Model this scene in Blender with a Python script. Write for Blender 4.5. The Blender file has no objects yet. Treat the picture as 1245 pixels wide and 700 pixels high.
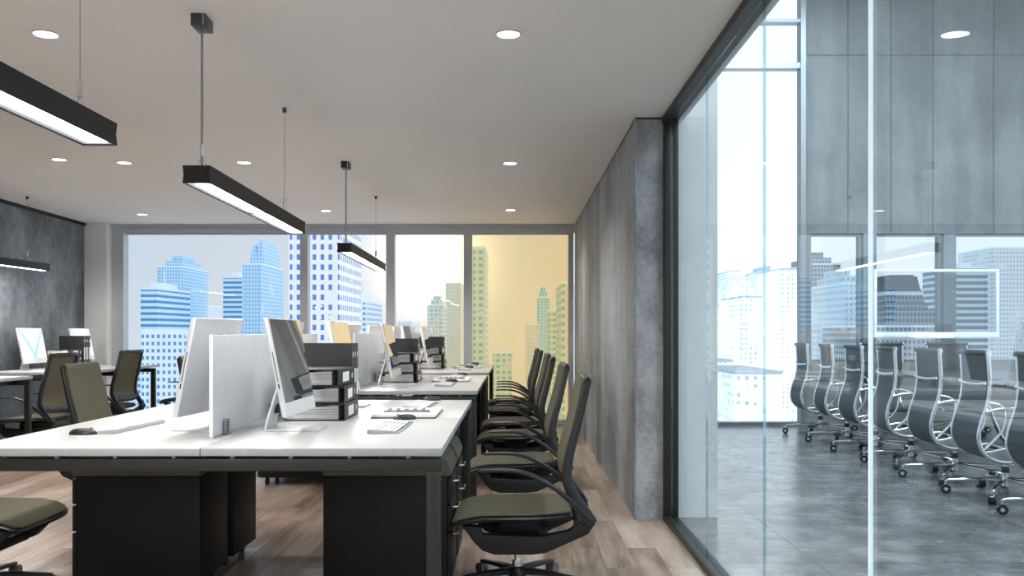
import bpy, bmesh, math, random
from mathutils import Vector, Matrix
random.seed(7)
C = bpy.context.scene.collection
PI = math.pi
H = 1.15            # eye height
F = 1100.0          # focal length in pixels of the 1245 px wide frame
CX, CY = 625.0, 403.0
CEIL = 2.46
YW = 11.1           # window wall
DESK = 0.75

# ------------------------------------------------------------------ materials
def nt(name):
    m = bpy.data.materials.new(name); m.use_nodes = True
    n = m.node_tree; b = n.nodes['Principled BSDF']
    return m, n, b
def N(n, t, **k):
    x = n.nodes.new(t)
    for a, v in k.items(): setattr(x, a, v)
    return x
def math_n(n, op, a, b=None, clamp=False):
    x = N(n, 'ShaderNodeMath', operation=op); x.use_clamp = clamp
    for i, v in enumerate((a, b)):
        if v is None: continue
        if isinstance(v, (int, float)): x.inputs[i].default_value = v
        else: n.links.new(v, x.inputs[i])
    return x.outputs[0]
def ramp(n, src, stops):
    r = N(n, 'ShaderNodeValToRGB'); e = r.color_ramp.elements
    while len(e) > 1: e.remove(e[-1])
    e[0].position = stops[0][0]; e[0].color = (*stops[0][1], 1)
    for p, c in stops[1:]:
        q = e.new(p); q.color = (*c, 1)
    n.links.new(src, r.inputs[0]); return r.outputs[0]
def coords(n, scale=(1,1,1), which='Object'):
    t = N(n, 'ShaderNodeTexCoord'); mp = N(n, 'ShaderNodeMapping')
    mp.inputs['Scale'].default_value = scale
    n.links.new(t.outputs[which], mp.inputs[0]); return mp.outputs[0]
def noise(n, vec, scale, detail=4, rough=.55):
    x = N(n, 'ShaderNodeTexNoise'); x.inputs['Scale'].default_value = scale
    x.inputs['Detail'].default_value = detail; x.inputs['Roughness'].default_value = rough
    n.links.new(vec, x.inputs['Vector']); return x.outputs[0]
def bump(n, b, h, strength, dist=.02):
    x = N(n, 'ShaderNodeBump'); x.inputs['Strength'].default_value = strength
    x.inputs['Distance'].default_value = dist
    n.links.new(h, x.inputs['Height']); n.links.new(x.outputs[0], b.inputs['Normal'])
def plain(name, col, rough=.5, metal=0, spec=.5, tex=0, tscale=40, bmp=0):
    m, n, b = nt(name)
    b.inputs['Base Color'].default_value = (*col, 1)
    b.inputs['Roughness'].default_value = rough; b.inputs['Metallic'].default_value = metal
    b.inputs['Specular IOR Level'].default_value = spec
    v = coords(n); f = noise(n, v, tscale)
    k = tex if tex else .06
    c = ramp(n, f, [(.3, tuple(x*(1-k) for x in col)), (.7, tuple(min(1, x*(1+k)) for x in col))])
    n.links.new(c, b.inputs['Base Color'])
    if bmp: bump(n, b, f, bmp, .002)
    return m
def emis(name, col, s):
    m, n, b = nt(name)
    b.inputs['Base Color'].default_value = (*col, 1)
    b.inputs['Emission Color'].default_value = (*col, 1); b.inputs['Emission Strength'].default_value = s
    return m
M = {}
M['white_top'] = plain('white_laminate', (.54,.54,.545), .32, tex=.03, tscale=3)
M['shaded_slab_edge'] = plain('shaded_slab_edge', (.36,.37,.385), .4)  # sides of the white slab, darkened in colour for shade
M['frame_dark'] = plain('olive_black_steel', (.019,.021,.018), .45, .1)
M['black_body'] = plain('black_laminate', (.008,.008,.008), .5, spec=.3)
M['black_plastic'] = plain('black_plastic', (.014,.016,.020), .38)
M['black_soft'] = plain('black_matte', (.010,.010,.011), .6)
M['slot'] = plain('dark_slot', (.004,.004,.005), .7)
M['chrome'] = plain('chrome', (.80,.82,.84), .12, 1)
M['alu'] = plain('brushed_aluminium', (.68,.70,.73), .3, .15, tex=.03)
M['alu_dark'] = plain('grey_metal', (.30,.33,.35), .32, .8)
M['gunmetal'] = plain('gunmetal', (.045,.052,.058), .4, .3)
M['caster'] = plain('grey_caster', (.16,.10,.105), .45)
M['white_plastic'] = plain('white_plastic', (.80,.81,.82), .35)
M['keycap'] = plain('keycap', (.70,.72,.74), .5)
M['kb_body'] = plain('keyboard_body', (.38,.39,.41), .4)
M['kb_bed'] = plain('keyboard_bed', (.05,.05,.055), .4)
M['paper'] = plain('paper', (.82,.82,.80), .8)
M['label'] = plain('label_white', (.86,.87,.88), .7)
M['binder'] = plain('binder_black', (.022,.024,.028), .42, tex=.25, tscale=160, bmp=.15)
M['binder_grey'] = plain('binder_grey', (.055,.06,.068), .5, tex=.1)
M['white_wall'] = plain('white_plaster', (.85,.85,.85), .7, tex=.02, tscale=2)
M['window_frame'] = plain('grey_window_frame', (.50,.53,.57), .45, .2)
M['ceiling_ring'] = plain('downlight_ring', (.75,.75,.75), .4)
M['lamp_glow'] = emis('downlight_glow', (1,.98,.95), 9)
M['tube_glow'] = emis('pendant_glow', (1,1,1), 10)
M['reflector'] = emis('reflector_glow', (.42,.43,.45), .8)  # reflector glows faintly in place of tube light falling on it
M['table_dark'] = plain('table_dark_veneer', (.035,.038,.042), .22)
M['sling'] = plain('charcoal_leather', (.045,.055,.062), .5, tex=.15)
# olive fabric
def fabric():
    m, n, b = nt('olive_fabric')
    v = coords(n, (1,1,1)); w = noise(n, v, 420, 2); w2 = noise(n, v, 6, 3)
    c = ramp(n, w, [(.3, (.085,.082,.058)), (.7, (.135,.130,.095))])
    n.links.new(c, b.inputs['Base Color']); b.inputs['Roughness'].default_value = .85
    b.inputs['Specular IOR Level'].default_value = .2
    bump(n, b, w, .3, .002); return m
M['fabric'] = fabric()
# page stack edges
def pages():
    m, n, b = nt('page_edges')
    v = coords(n, (3, 3, 260)); w = noise(n, v, 1, 2)
    c = ramp(n, w, [(.36, (.30,.29,.28)), (.46, (.66,.65,.62)), (.7, (.80,.79,.77))])
    n.links.new(c, b.inputs['Base Color']); b.inputs['Roughness'].default_value = .8
    bump(n, b, w, .5, .003); return m
M['pages'] = pages()
# frosted divider
def divider():
    m, n, b = nt('frosted_acrylic')
    v = coords(n); f = noise(n, v, 5, 4)
    c = ramp(n, f, [(.3, (.74,.77,.81)), (.75, (.88,.89,.90))])
    n.links.new(c, b.inputs['Base Color']); b.inputs['Roughness'].default_value = .35
    b.inputs['Transmission Weight'].default_value = .0
    b.inputs['Subsurface Weight'].default_value = .0
    tr = N(n, 'ShaderNodeBsdfTranslucent'); tr.inputs[0].default_value = (.85,.87,.9,1)
    mx = N(n, 'ShaderNodeMixShader'); mx.inputs[0].default_value = .35
    out = n.nodes['Material Output']
    n.links.new(b.outputs[0], mx.inputs[1]); n.links.new(tr.outputs[0], mx.inputs[2]); n.links.new(mx.outputs[0], out.inputs[0])
    return m
M['divider'] = divider()
def ceiling_mat():
    m, n, b = nt('painted_ceiling')
    v = coords(n); f = noise(n, v, .6, 3)
    c = ramp(n, f, [(.3, (.82,.80,.775)), (.7, (.85,.83,.805))])
    n.links.new(c, b.inputs['Base Color']); b.inputs['Roughness'].default_value = .75
    return m
M['ceiling'] = ceiling_mat()
def wood():
    m, n, b = nt('wood_planks')
    t = N(n, 'ShaderNodeTexCoord'); mp = N(n, 'ShaderNodeMapping')
    mp.inputs['Rotation'].default_value = (0,0,PI/2)
    n.links.new(t.outputs['Object'], mp.inputs[0])
    br = N(n, 'ShaderNodeTexBrick'); br.offset = .37; br.offset_frequency = 2
    br.inputs['Scale'].default_value = 1
    br.inputs['Brick Width'].default_value = 1.1; br.inputs['Row Height'].default_value = .15
    br.inputs['Mortar Size'].default_value = .0015; br.inputs['Mortar Smooth'].default_value = .1
    br.inputs['Color1'].default_value = (0,0,0,1); br.inputs['Color2'].default_value = (1,1,1,1)
    br.inputs['Mortar'].default_value = (.4,.4,.4,1)
    n.links.new(mp.outputs[0], br.inputs['Vector'])
    sep = N(n, 'ShaderNodeSeparateColor'); n.links.new(br.outputs[0], sep.inputs[0])
    rnd = sep.outputs[0]
    # grain, shifted per plank
    mp2 = N(n, 'ShaderNodeMapping'); mp2.inputs['Scale'].default_value = (1.0, 11, 1)
    n.links.new(mp.outputs[0], mp2.inputs[0])
    cmb = N(n, 'ShaderNodeCombineXYZ'); n.links.new(math_n(n,'MULTIPLY',rnd,30), cmb.inputs[0]); n.links.new(math_n(n,'MULTIPLY',rnd,17), cmb.inputs[1])
    va = N(n, 'ShaderNodeVectorMath', operation='ADD'); n.links.new(mp2.outputs[0], va.inputs[0]); n.links.new(cmb.outputs[0], va.inputs[1])
    g1 = noise(n, va.outputs[0], 1.1, 6, .6); g2 = noise(n, va.outputs[0], 4.5, 4, .6)
    s = math_n(n,'ADD', math_n(n,'MULTIPLY',g1,.62), math_n(n,'ADD', math_n(n,'MULTIPLY',g2,.24), math_n(n,'MULTIPLY',rnd,.22)))
    c = ramp(n, s, [(.38, (.17,.115,.085)), (.48, (.30,.222,.172)), (.57, (.40,.315,.255)), (.70, (.52,.435,.365))])
    mx = N(n, 'ShaderNodeMix', data_type='RGBA'); mx.inputs['B'].default_value = (.20,.155,.125,1)
    n.links.new(br.outputs['Fac'], mx.inputs['Factor']); n.links.new(c, mx.inputs['A'])
    n.links.new(mx.outputs['Result'], b.inputs['Base Color'])
    b.inputs['Roughness'].default_value = .33
    bump(n, b, s, .06, .01); return m
M['wood'] = wood()
def slate():
    m, n, b = nt('slate_floor')
    t = N(n, 'ShaderNodeTexCoord')
    br = N(n, 'ShaderNodeTexBrick'); br.offset = 0
    br.inputs['Scale'].default_value = 1; br.inputs['Brick Width'].default_value = 1.5; br.inputs['Row Height'].default_value = 1.5
    br.inputs['Mortar Size'].default_value = .006
    br.inputs['Color1'].default_value = (.85,.85,.85,1); br.inputs['Color2'].default_value = (1,1,1,1); br.inputs['Mortar'].default_value = (.35,.35,.35,1)
    n.links.new(t.outputs['Object'], br.inputs['Vector'])
    f = noise(n, t.outputs['Object'], 3.0, 8, .65); f2 = noise(n, coords(n,(1,3,1)), 5, 6, .7)
    c = ramp(n, f, [(.3, (.07,.075,.075)), (.5, (.17,.175,.172)), (.66, (.30,.30,.295))])
    mx = N(n, 'ShaderNodeMix', data_type='RGBA', blend_type='MULTIPLY'); mx.inputs['Factor'].default_value = 1
    n.links.new(c, mx.inputs['A']); n.links.new(br.outputs[0], mx.inputs['B'])
    n.links.new(mx.outputs['Result'], b.inputs['Base Color'])
    n.links.new(ramp(n, f2, [(.35,(.08,)*3),(.7,(.34,)*3)]), b.inputs['Roughness'])
    b.inputs['Specular IOR Level'].default_value = .8
    hh = math_n(n,'ADD', f2, math_n(n,'MULTIPLY', br.outputs['Fac'], -.8))
    bump(n, b, hh, .16, .02); return m
M['slate'] = slate()
def concrete(name, dark, light, streak=(9,9,.5), rough=.4, bmp=.2, fine=30, spec=.5):
    m, n, b = nt(name)
    t = N(n, 'ShaderNodeTexCoord')
    a = noise(n, coords(n, streak), 1, 6, .6); c2 = noise(n, t.outputs['Object'], 1.3, 6, .6); d = noise(n, t.outputs['Object'], fine, 5, .7)
    s = math_n(n,'ADD', math_n(n,'MULTIPLY',a,.4), math_n(n,'ADD', math_n(n,'MULTIPLY',c2,.4), math_n(n,'MULTIPLY',d,.2)))
    mid = tuple((x+y)/2 for x, y in zip(dark, light))
    c = ramp(n, s, [(.42, dark), (.5, mid), (.58, light)])
    n.links.new(c, b.inputs['Base Color'])
    n.links.new(ramp(n, c2, [(.3,(rough*.75,)*3),(.7,(rough*1.3,)*3)]), b.inputs['Roughness'])
    b.inputs['Specular IOR Level'].default_value = spec
    bump(n, b, math_n(n,'ADD', d, math_n(n,'MULTIPLY',a,.6)), bmp, .01); return m
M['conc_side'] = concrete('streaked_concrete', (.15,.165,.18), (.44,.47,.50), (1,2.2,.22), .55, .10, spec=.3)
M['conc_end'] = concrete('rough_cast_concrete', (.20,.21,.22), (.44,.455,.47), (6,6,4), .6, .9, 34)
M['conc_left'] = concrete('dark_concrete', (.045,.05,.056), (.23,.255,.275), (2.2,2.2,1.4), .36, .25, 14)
M['conc_back'] = concrete('board_concrete', (.12,.14,.15), (.235,.26,.27), (3,3,.35), .6, .2, 26)
M['beige_wall'] = plain('beige_plaster', (.27,.27,.255), .7, tex=.08, tscale=6)
M['seam'] = plain('panel_seam', (.06,.07,.08), .8)
def glass(name, base, fres, tint):
    m = bpy.data.materials.new(name); m.use_nodes = True; n = m.node_tree; n.nodes.remove(n.nodes['Principled BSDF'])
    out = n.nodes['Material Output']
    tr = N(n,'ShaderNodeBsdfTransparent'); gl = N(n,'ShaderNodeBsdfGlossy'); gl.inputs['Roughness'].default_value = 0
    gl.inputs[0].default_value = (.93,.97,1,1)
    f = N(n,'ShaderNodeLayerWeight'); f.inputs['Blend'].default_value = .5
    # faint smudge variation keeps it a procedural surface
    v = noise(n, coords(n), 1.5, 2)
    facing = math_n(n,'POWER', f.outputs['Facing'], 4.0)
    fac = math_n(n,'ADD', base, math_n(n,'MULTIPLY', facing, fres))
    fac = math_n(n,'MULTIPLY', fac, math_n(n,'ADD', .96, math_n(n,'MULTIPLY', v, .08)), True)
    if isinstance(tint, tuple): tr.inputs[0].default_value = (*tint, 1)
    else: tint(n, tr)
    mx = N(n,'ShaderNodeMixShader'); n.links.new(fac, mx.inputs[0])
    n.links.new(tr.outputs[0], mx.inputs[1]); n.links.new(gl.outputs[0], mx.inputs[2]); n.links.new(mx.outputs[0], out.inputs[0])
    return m
M['partition_glass'] = glass('partition_glass', .10, .16, (.90,.96,.985))
M['clear_glass'] = glass('window_glass', .0, .02, (.97,.985,1))
def grad_tint(stops):          # tint film that changes along the width and slightly along the height of the pane
    def f(n, tr):
        t = N(n,'ShaderNodeTexCoord'); s = N(n,'ShaderNodeSeparateXYZ'); n.links.new(t.outputs['Generated'], s.inputs[0])
        k = math_n(n,'ADD', math_n(n,'MULTIPLY', s.outputs[0], .75), math_n(n,'MULTIPLY', math_n(n,'SUBTRACT', 1.0, s.outputs[2]), .35))
        n.links.new(ramp(n, k, stops), tr.inputs[0])
    return f
M['pane_blue'] = glass('blue_tinted_glass', .02, .1, grad_tint([(0,(.88,.95,1.0)),(1,(.97,.985,1))]))
M['pane_pale'] = glass('pale_tinted_glass', .02, .1, grad_tint([(0,(.97,.99,1)),(.6,(1,.985,.98)),(1,(1,.95,.89))]))
M['pane_fade'] = glass('amber_fading_glass', .02, .1, grad_tint([(0,(1,.97,.94)),(.35,(1,.96,.90)),(.75,(1,.84,.58)),(1,(1,.77,.45))]))
M['pane_amber'] = glass('amber_glass', .02, .1, grad_tint([(0,(1,.80,.47)),(.5,(1,.75,.39)),(1,(1,.71,.34))]))
M['joint'] = glass('glass_edge', .25, .2, (.75,.85,.88)); M['joint_bright'] = emis('glowing_glass_edge', (.85,.92,.94), .5)  # bright joint: the glint on the edge is put in as a glow
def screen_mirror():
    m, n, b = nt('glossy_screen')
    b.inputs['Base Color'].default_value = (.42,.46,.50,1); b.inputs['Metallic'].default_value = .85
    v = noise(n, coords(n), 2, 2)
    n.links.new(ramp(n, v, [(.3,(.36,.40,.44)),(.7,(.48,.52,.56))]), b.inputs['Base Color'])
    b.inputs['Roughness'].default_value = .03; return m
M['screen'] = screen_mirror()
def screen_lit():
    m, n, b = nt('lit_screen')
    t = N(n,'ShaderNodeTexCoord'); s = N(n,'ShaderNodeSeparateXYZ'); n.links.new(t.outputs['Generated'], s.inputs[0])
    y, z = s.outputs[1], s.outputs[2]
    # pale blue V shaped swoosh on white
    d = math_n(n,'ABSOLUTE', math_n(n,'SUBTRACT', math_n(n,'ABSOLUTE', math_n(n,'SUBTRACT', y, .52)), math_n(n,'MULTIPLY', math_n(n,'POWER', z, 1.3), .52)))
    c = ramp(n, d, [(0,(.35,.60,.76)),(.05,(.55,.78,.90)),(.13,(.95,.98,1)),(1,(1,1,1))])
    n.links.new(c, b.inputs['Emission Color']); b.inputs['Emission Strength'].default_value = 1.15
    b.inputs['Base Color'].default_value = (.05,.05,.05,1); b.inputs['Roughness'].default_value = .2
    return m
M['screen_lit'] = screen_lit()
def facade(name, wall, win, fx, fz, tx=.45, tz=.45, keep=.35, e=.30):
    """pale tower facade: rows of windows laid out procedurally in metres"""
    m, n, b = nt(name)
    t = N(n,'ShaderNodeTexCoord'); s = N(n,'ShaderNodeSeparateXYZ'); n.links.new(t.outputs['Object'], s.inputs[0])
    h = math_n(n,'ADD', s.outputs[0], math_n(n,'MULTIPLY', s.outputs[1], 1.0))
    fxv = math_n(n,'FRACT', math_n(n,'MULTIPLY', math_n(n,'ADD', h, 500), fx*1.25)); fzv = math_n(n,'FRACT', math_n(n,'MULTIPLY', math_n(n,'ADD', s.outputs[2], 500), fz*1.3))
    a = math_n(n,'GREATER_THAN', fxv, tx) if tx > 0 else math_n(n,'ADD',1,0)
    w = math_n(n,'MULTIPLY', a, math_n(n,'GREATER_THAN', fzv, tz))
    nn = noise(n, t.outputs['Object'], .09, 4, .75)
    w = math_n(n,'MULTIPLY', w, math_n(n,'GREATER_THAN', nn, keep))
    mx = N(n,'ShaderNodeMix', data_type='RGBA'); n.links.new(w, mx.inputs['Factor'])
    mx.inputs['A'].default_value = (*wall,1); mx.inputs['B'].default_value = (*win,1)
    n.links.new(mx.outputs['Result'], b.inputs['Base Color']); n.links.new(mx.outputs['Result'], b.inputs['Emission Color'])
    b.inputs['Emission Strength'].default_value = e; b.inputs['Roughness'].default_value = .7  # daylight on the towers put in as a glow of the facade colour
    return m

# ------------------------------------------------------------------ geometry helpers
class MB:
    def __init__(s): s.b = bmesh.new(); s.mats = []
    def mi(s, m):
        if m not in s.mats: s.mats.append(m)
        return s.mats.index(m)
    def box(s, x0,x1,y0,y1,z0,z1, bev=0, mat=None, seg=2, rot=None, piv=None):
        nb = bmesh.new(); bmesh.ops.create_cube(nb, size=1)
        for v in nb.verts:
            v.co = Vector(((x0+x1)/2+v.co.x*(x1-x0), (y0+y1)/2+v.co.y*(y1-y0), (z0+z1)/2+v.co.z*(z1-z0)))
        if bev: bmesh.ops.bevel(nb, geom=list(nb.edges), offset=bev, segments=seg, profile=.5, affect='EDGES')
        if rot is not None:
            p = Vector(piv or ((x0+x1)/2,(y0+y1)/2,(z0+z1)/2))
            for v in nb.verts: v.co = rot @ (v.co-p) + p
        s.join(nb, mat, False); return s
    def join(s, nb, mat=None, smooth=True):
        i = s.mi(mat) if mat else 0
        for f in nb.faces: f.material_index = i; f.smooth = smooth
        me = bpy.data.meshes.new('tmp'); nb.to_mesh(me); nb.free(); s.b.from_mesh(me); bpy.data.meshes.remove(me)
    def quadstrip(s, rings, closed=True, caps=True, mat=None, smooth=True):
        nb = bmesh.new(); R = [[nb.verts.new(p) for p in r] for r in rings]
        k = len(R[0])
        for i in range(len(R)-1):
            for j in range(k if closed else k-1):
                a, b2, c, d = R[i][j], R[i][(j+1)%k], R[i+1][(j+1)%k], R[i+1][j]
                try: nb.faces.new((a,b2,c,d))
                except ValueError: pass
        if caps and closed:
            try: nb.faces.new(R[0][::-1]); nb.faces.new(R[-1])
            except ValueError: pass
        bmesh.ops.recalc_face_normals(nb, faces=nb.faces)
        s.join(nb, mat, smooth); return s
    def tube(s, pts, r, k=8, mat=None, smooth=True):
        return s.sweep(pts, [(r*2,r*2)]*len(pts) if not isinstance(r,(list,tuple)) else [(q*2,q*2) for q in r], k, 2, mat, smooth=smooth)
    def sweep(s, pts, wh, k=8, power=2, mat=None, up=(0,1,0), smooth=True):
        """section of width along `up` and height across it; power>2 gives a rounded rectangle"""
        pts = [Vector(p) for p in pts]; rings = []
        if isinstance(wh, tuple): wh = [wh]*len(pts)
        u0 = Vector(up)
        for i, p in enumerate(pts):
            t = (pts[min(i+1,len(pts)-1)] - pts[max(i-1,0)]).normalized()
            u = (u0 - t*u0.dot(t))
            if u.length < .05:
                u = Vector((1,0,0)) - t*t.x
                if u.length < .05: u = Vector((0,0,1)) - t*t.z
            u.normalize(); w = t.cross(u).normalized(); r = []
            for j in range(k):
                a = 2*PI*(j+.5)/k; ca, sa = math.cos(a), math.sin(a)
                e = 2/power
                r.append(p + u*(wh[i][0]/2*math.copysign(abs(ca)**e, ca)) + w*(wh[i][1]/2*math.copysign(abs(sa)**e, sa)))
            rings.append(r)
        return s.quadstrip(rings, mat=mat, smooth=smooth)
    def cyl(s, p0, p1, r, k=16, mat=None, smooth=True, r2=None):
        return s.tube([p0,p1], [r, r if r2 is None else r2], k, mat, smooth)
    def prism(s, poly, axis, a0, a1, mat=None, bev=0, smooth=False):
        """poly: 2D points; axis 'y': (x,z) extruded along y;  'z': (x,y) along z;  'x': (y,z) along x"""
        def P(q, a): return {'y': Vector((q[0],a,q[1])), 'z': Vector((q[0],q[1],a)), 'x': Vector((a,q[0],q[1]))}[axis]
        nb = bmesh.new(); A = [nb.verts.new(P(q,a0)) for q in poly]; B = [nb.verts.new(P(q,a1)) for q in poly]
        nb.faces.new(A); nb.faces.new(B[::-1])
        for i in range(len(poly)):
            j = (i+1)%len(poly); nb.faces.new((A[i],B[i],B[j],A[j]))
        bmesh.ops.recalc_face_normals(nb, faces=nb.faces)
        if bev: bmesh.ops.bevel(nb, geom=list(nb.edges), offset=bev, segments=2, profile=.5, affect='EDGES')
        s.join(nb, mat, smooth); return s
    def lathe(s, prof, c=(0,0,0), k=24, mat=None):
        rings = [[Vector((c[0]+r*math.cos(2*PI*j/k), c[1]+r*math.sin(2*PI*j/k), c[2]+z)) for j in range(k)] for r, z in prof]
        return s.quadstrip(rings, mat=mat)
    def out(s, name, mat, parent=None, loc=None, autosm=True):
        me = bpy.data.meshes.new(name); bmesh.ops.recalc_face_normals(s.b, faces=s.b.faces); s.b.to_mesh(me); s.b.free()
        if s.mats and s.mats[0] is not None:
            for m in s.mats: me.materials.append(m)
        else: me.materials.append(mat)
        o = bpy.data.objects.new(name, me); C.objects.link(o)
        if parent: o.parent = parent
        if loc: o.location = loc
        if autosm:
            try: me.set_sharp_from_angle(angle=math.radians(40))
            except Exception: pass
        return o
def tag(o, label=None, cat=None, group=None, kind=None):
    if label: o['label'] = label
    if cat: o['category'] = cat
    if group: o['group'] = group
    if kind: o['kind'] = kind
    return o
def thing(name, loc=(0,0,0), rz=0, label=None, cat=None, group=None):
    o = bpy.data.objects.new(name, None); C.objects.link(o); o.location = loc; o.rotation_euler = (0,0,rz)
    o.empty_display_size = .1
    return tag(o, label, cat, group)
def dup(root, loc, rz=0, label=None, group=None, rot=None):
    def cp(o, par):
        c = o.copy(); C.objects.link(c)
        if par: c.parent = par
        for ch in list(o.children): cp(ch, c)
        return c
    r = cp(root, None); r.location = loc; r.rotation_euler = rot or (0,0,rz)
    if label: r['label'] = label
    if group: r['group'] = group
    return r
def struct(name, mb, mat, label, cat='structure'):
    return tag(mb.out(name, mat), label, cat, kind='structure')
def wx(px, Y): return (px-CX)*Y/F
def wz(py, Y): return H-(py-CY)*Y/F
def smooth_pts(pts, n=4):
    """Catmull-Rom through the points"""
    P = [Vector(p) for p in pts]; out = []
    for i in range(len(P)-1):
        a, b, c, d = P[max(i-1,0)], P[i], P[i+1], P[min(i+2,len(P)-1)]
        for k in range(n):
            t = k/n
            out.append(.5*((2*b)+(-a+c)*t+(2*a-5*b+4*c-d)*t*t+(-a+3*b-3*c+d)*t**3))
    out.append(P[-1]); return out

# ------------------------------------------------------------------ the shell
XL = lambda y: -5.06 - .055*(y-8.6)     # left wall, slightly splayed
b = MB(); b.box(-7,.911,-3,YW+.25,-.1,0); struct('floor', b, M['wood'], 'light brown wooden plank floor of the open office', 'floor')
b = MB(); b.box(.911,11,-3,YW+.25,-.1,0); struct('floor_meeting_room', b, M['slate'], 'grey glossy slate floor behind the glass partition', 'floor')
b = MB(); b.box(-7,.911,-3,YW+.25,CEIL,CEIL+.15); struct('ceiling', b, M['ceiling'], 'warm grey painted flat ceiling over the open office', 'ceiling')
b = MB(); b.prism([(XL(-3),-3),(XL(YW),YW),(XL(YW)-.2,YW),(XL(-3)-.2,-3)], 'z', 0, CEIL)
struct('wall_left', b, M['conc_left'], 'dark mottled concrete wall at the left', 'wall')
b = MB(); b.prism([(XL(-3)+.02,-3),(XL(YW-.1)+.02,YW-.1),(XL(YW-.1),YW-.1),(XL(-3),-3)], 'z', CEIL-.035, CEIL-.001)
struct('trim_1', b, M['slot'], 'dark shadow gap between left wall and ceiling', 'trim')
b = MB(); b.box(.744,.911,5.55,YW,0,CEIL-.001)
b.b.faces.ensure_lookup_table()
o = struct('wall_right', b, M['conc_side'], 'grey streaked concrete wall between the desks and the glass partition', 'wall')
b = MB(); b.box(.742,.913,5.535,5.552,0,CEIL-.012, mat=M['conc_end']); b.box(.738,.748,5.53,5.556,0,CEIL-.012, mat=M['conc_side'])
struct('trim_2', b, M['conc_end'], 'rough cast concrete end face of the right wall', 'wall')
b = MB(); b.box(.744,.911,5.54,YW,CEIL-.012,CEIL-.0005); struct('trim_3', b, M['slot'], 'dark shadow gap above the right concrete wall', 'trim')
b = MB(); b.box(.913,1.26,5.6,YW,0,5.6); struct('wall_white', b, M['white_wall'], 'white plastered wall end behind the glass', 'wall')
b = MB(); b.box(.911,1.05,-3,5.59,CEIL+.0,5.6); struct('wall_above_glass', b, M['white_wall'], 'white wall over the glass partition', 'wall')
# office window wall: white pier at the left, frames, panes
pl, pr = wx(112,YW), wx(138,YW)
b = MB(); b.box(XL(YW)-.2, pr, YW-.18, YW+.25, 0, CEIL); struct('wall_pier', b, M['white_wall'], 'pale grey pier between left wall and the windows', 'wall')
ztop, zbot = wz(283,YW), wz(512,YW)
b = MB(); b.box(pr,.744,YW-.05,YW+.2,ztop,CEIL,.0); b.box(pr,.744,YW-.075,YW-.05,CEIL-.03,CEIL); struct('trim_4', b, M['window_frame'], 'grey head rail over the office windows', 'trim')
b = MB(); b.box(pr,.744,YW-.05,YW+.2,0,zbot,.0); struct('trim_5', b, M['window_frame'], 'grey sill rail below the office windows', 'trim')
mull = [(138,152),(366,375),(470,480),(564,574),(691,697)]
wl = ['large office window at the left with blue towers outside', 'pale office window behind the second row of monitors',
      'office window fading from white to amber', 'amber tinted office window beside the concrete wall']
pm = ['pane_blue','pane_pale','pane_fade','pane_amber']
for i in range(4):
    x0, x1 = wx(mull[i][0],YW), wx(mull[i+1][1],YW)
    gx0, gx1 = wx(mull[i][1],YW), wx(mull[i+1][0],YW)
    mid0 = x0 if i == 0 else (x0+gx0)/2; mid1 = x1 if i == 3 else (x1+gx1)/2
    w = thing('window_%d' % (i+1), (0,0,0), 0, wl[i], 'window'); w['kind'] = 'structure'
    fr = MB(); fr.box(mid0, gx0, YW-.05, YW+.1, zbot, ztop); fr.box(gx1, mid1, YW-.05, YW+.1, zbot, ztop)
    fr.box(gx0, gx1, YW, YW+.06, ztop-.02, ztop); fr.box(gx0, gx1, YW, YW+.06, zbot, zbot+.02)
    fr.out('window_frame', M['window_frame'], w)
    g = MB(); g.quadstrip([[(gx0,YW+.03,zbot),(gx1,YW+.03,zbot)],[(gx0,YW+.03,ztop),(gx1,YW+.03,ztop)]], closed=False, smooth=False)
    g.out('pane', M[pm[i]], w)
# meeting room far wall: window plus tall board-marked concrete
X0, X1 = 1.26, wx(978,YW); gx1 = wx(972,YW)
w = thing('window_5', (0,0,0), 0, 'tall bright window behind the glass partition', 'window'); w['kind'] = 'structure'
fr = MB(); zt1, zt2 = wz(80,YW), wz(26,YW)
fr.box(gx1, X1, YW-.06, YW+.1, 0, 5.6); fr.box(X0, gx1, YW-.04, YW+.1, zt1-.04, zt1+.03); fr.box(X0, gx1, YW-.04, YW+.1, zt2-.02, zt2+.02)
fr.box(X0, gx1, YW-.06, YW+.1, .0, .045); fr.out('window_frame', M['alu_dark'], w)
g = MB(); g.quadstrip([[(X0,YW+.03,.03),(gx1,YW+.03,.03)],[(X0,YW+.03,5.6),(gx1,YW+.03,5.6)]], closed=False, smooth=False); g.out('pane', M['clear_glass'], w)
zwa, zwb = wz(440,YW), wz(284,YW)
panes = [(wx(985,YW),wx(1050,YW)),(wx(1065,YW),wx(1148,YW)),(wx(1162,YW),wx(1262,YW)),(wx(1278,YW),wx(1380,YW))]  # window reflections in the glass, built as added windows
b = MB(); b.box(X1, 11, YW, YW+.25, zwb, 5.6, mat=M['conc_back']); b.box(X1, 11, YW, YW+.25, 0, zwa, mat=M['beige_wall'])
xs = [X1] + [v for p in panes for v in p] + [11]
for i in range(0, len(xs), 2): b.box(xs[i], xs[i+1], YW, YW+.25, zwa, zwb, mat=M['conc_back'])
for px in (1031,1083,1134,1208): b.box(wx(px,YW)-.004, wx(px,YW)+.004, YW-.003, YW, zwb, 5.6, mat=M['seam'])
b.box(X1, 11, YW-.003, YW, wz(67,YW)-.004, wz(67,YW)+.004, mat=M['seam'])
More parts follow.
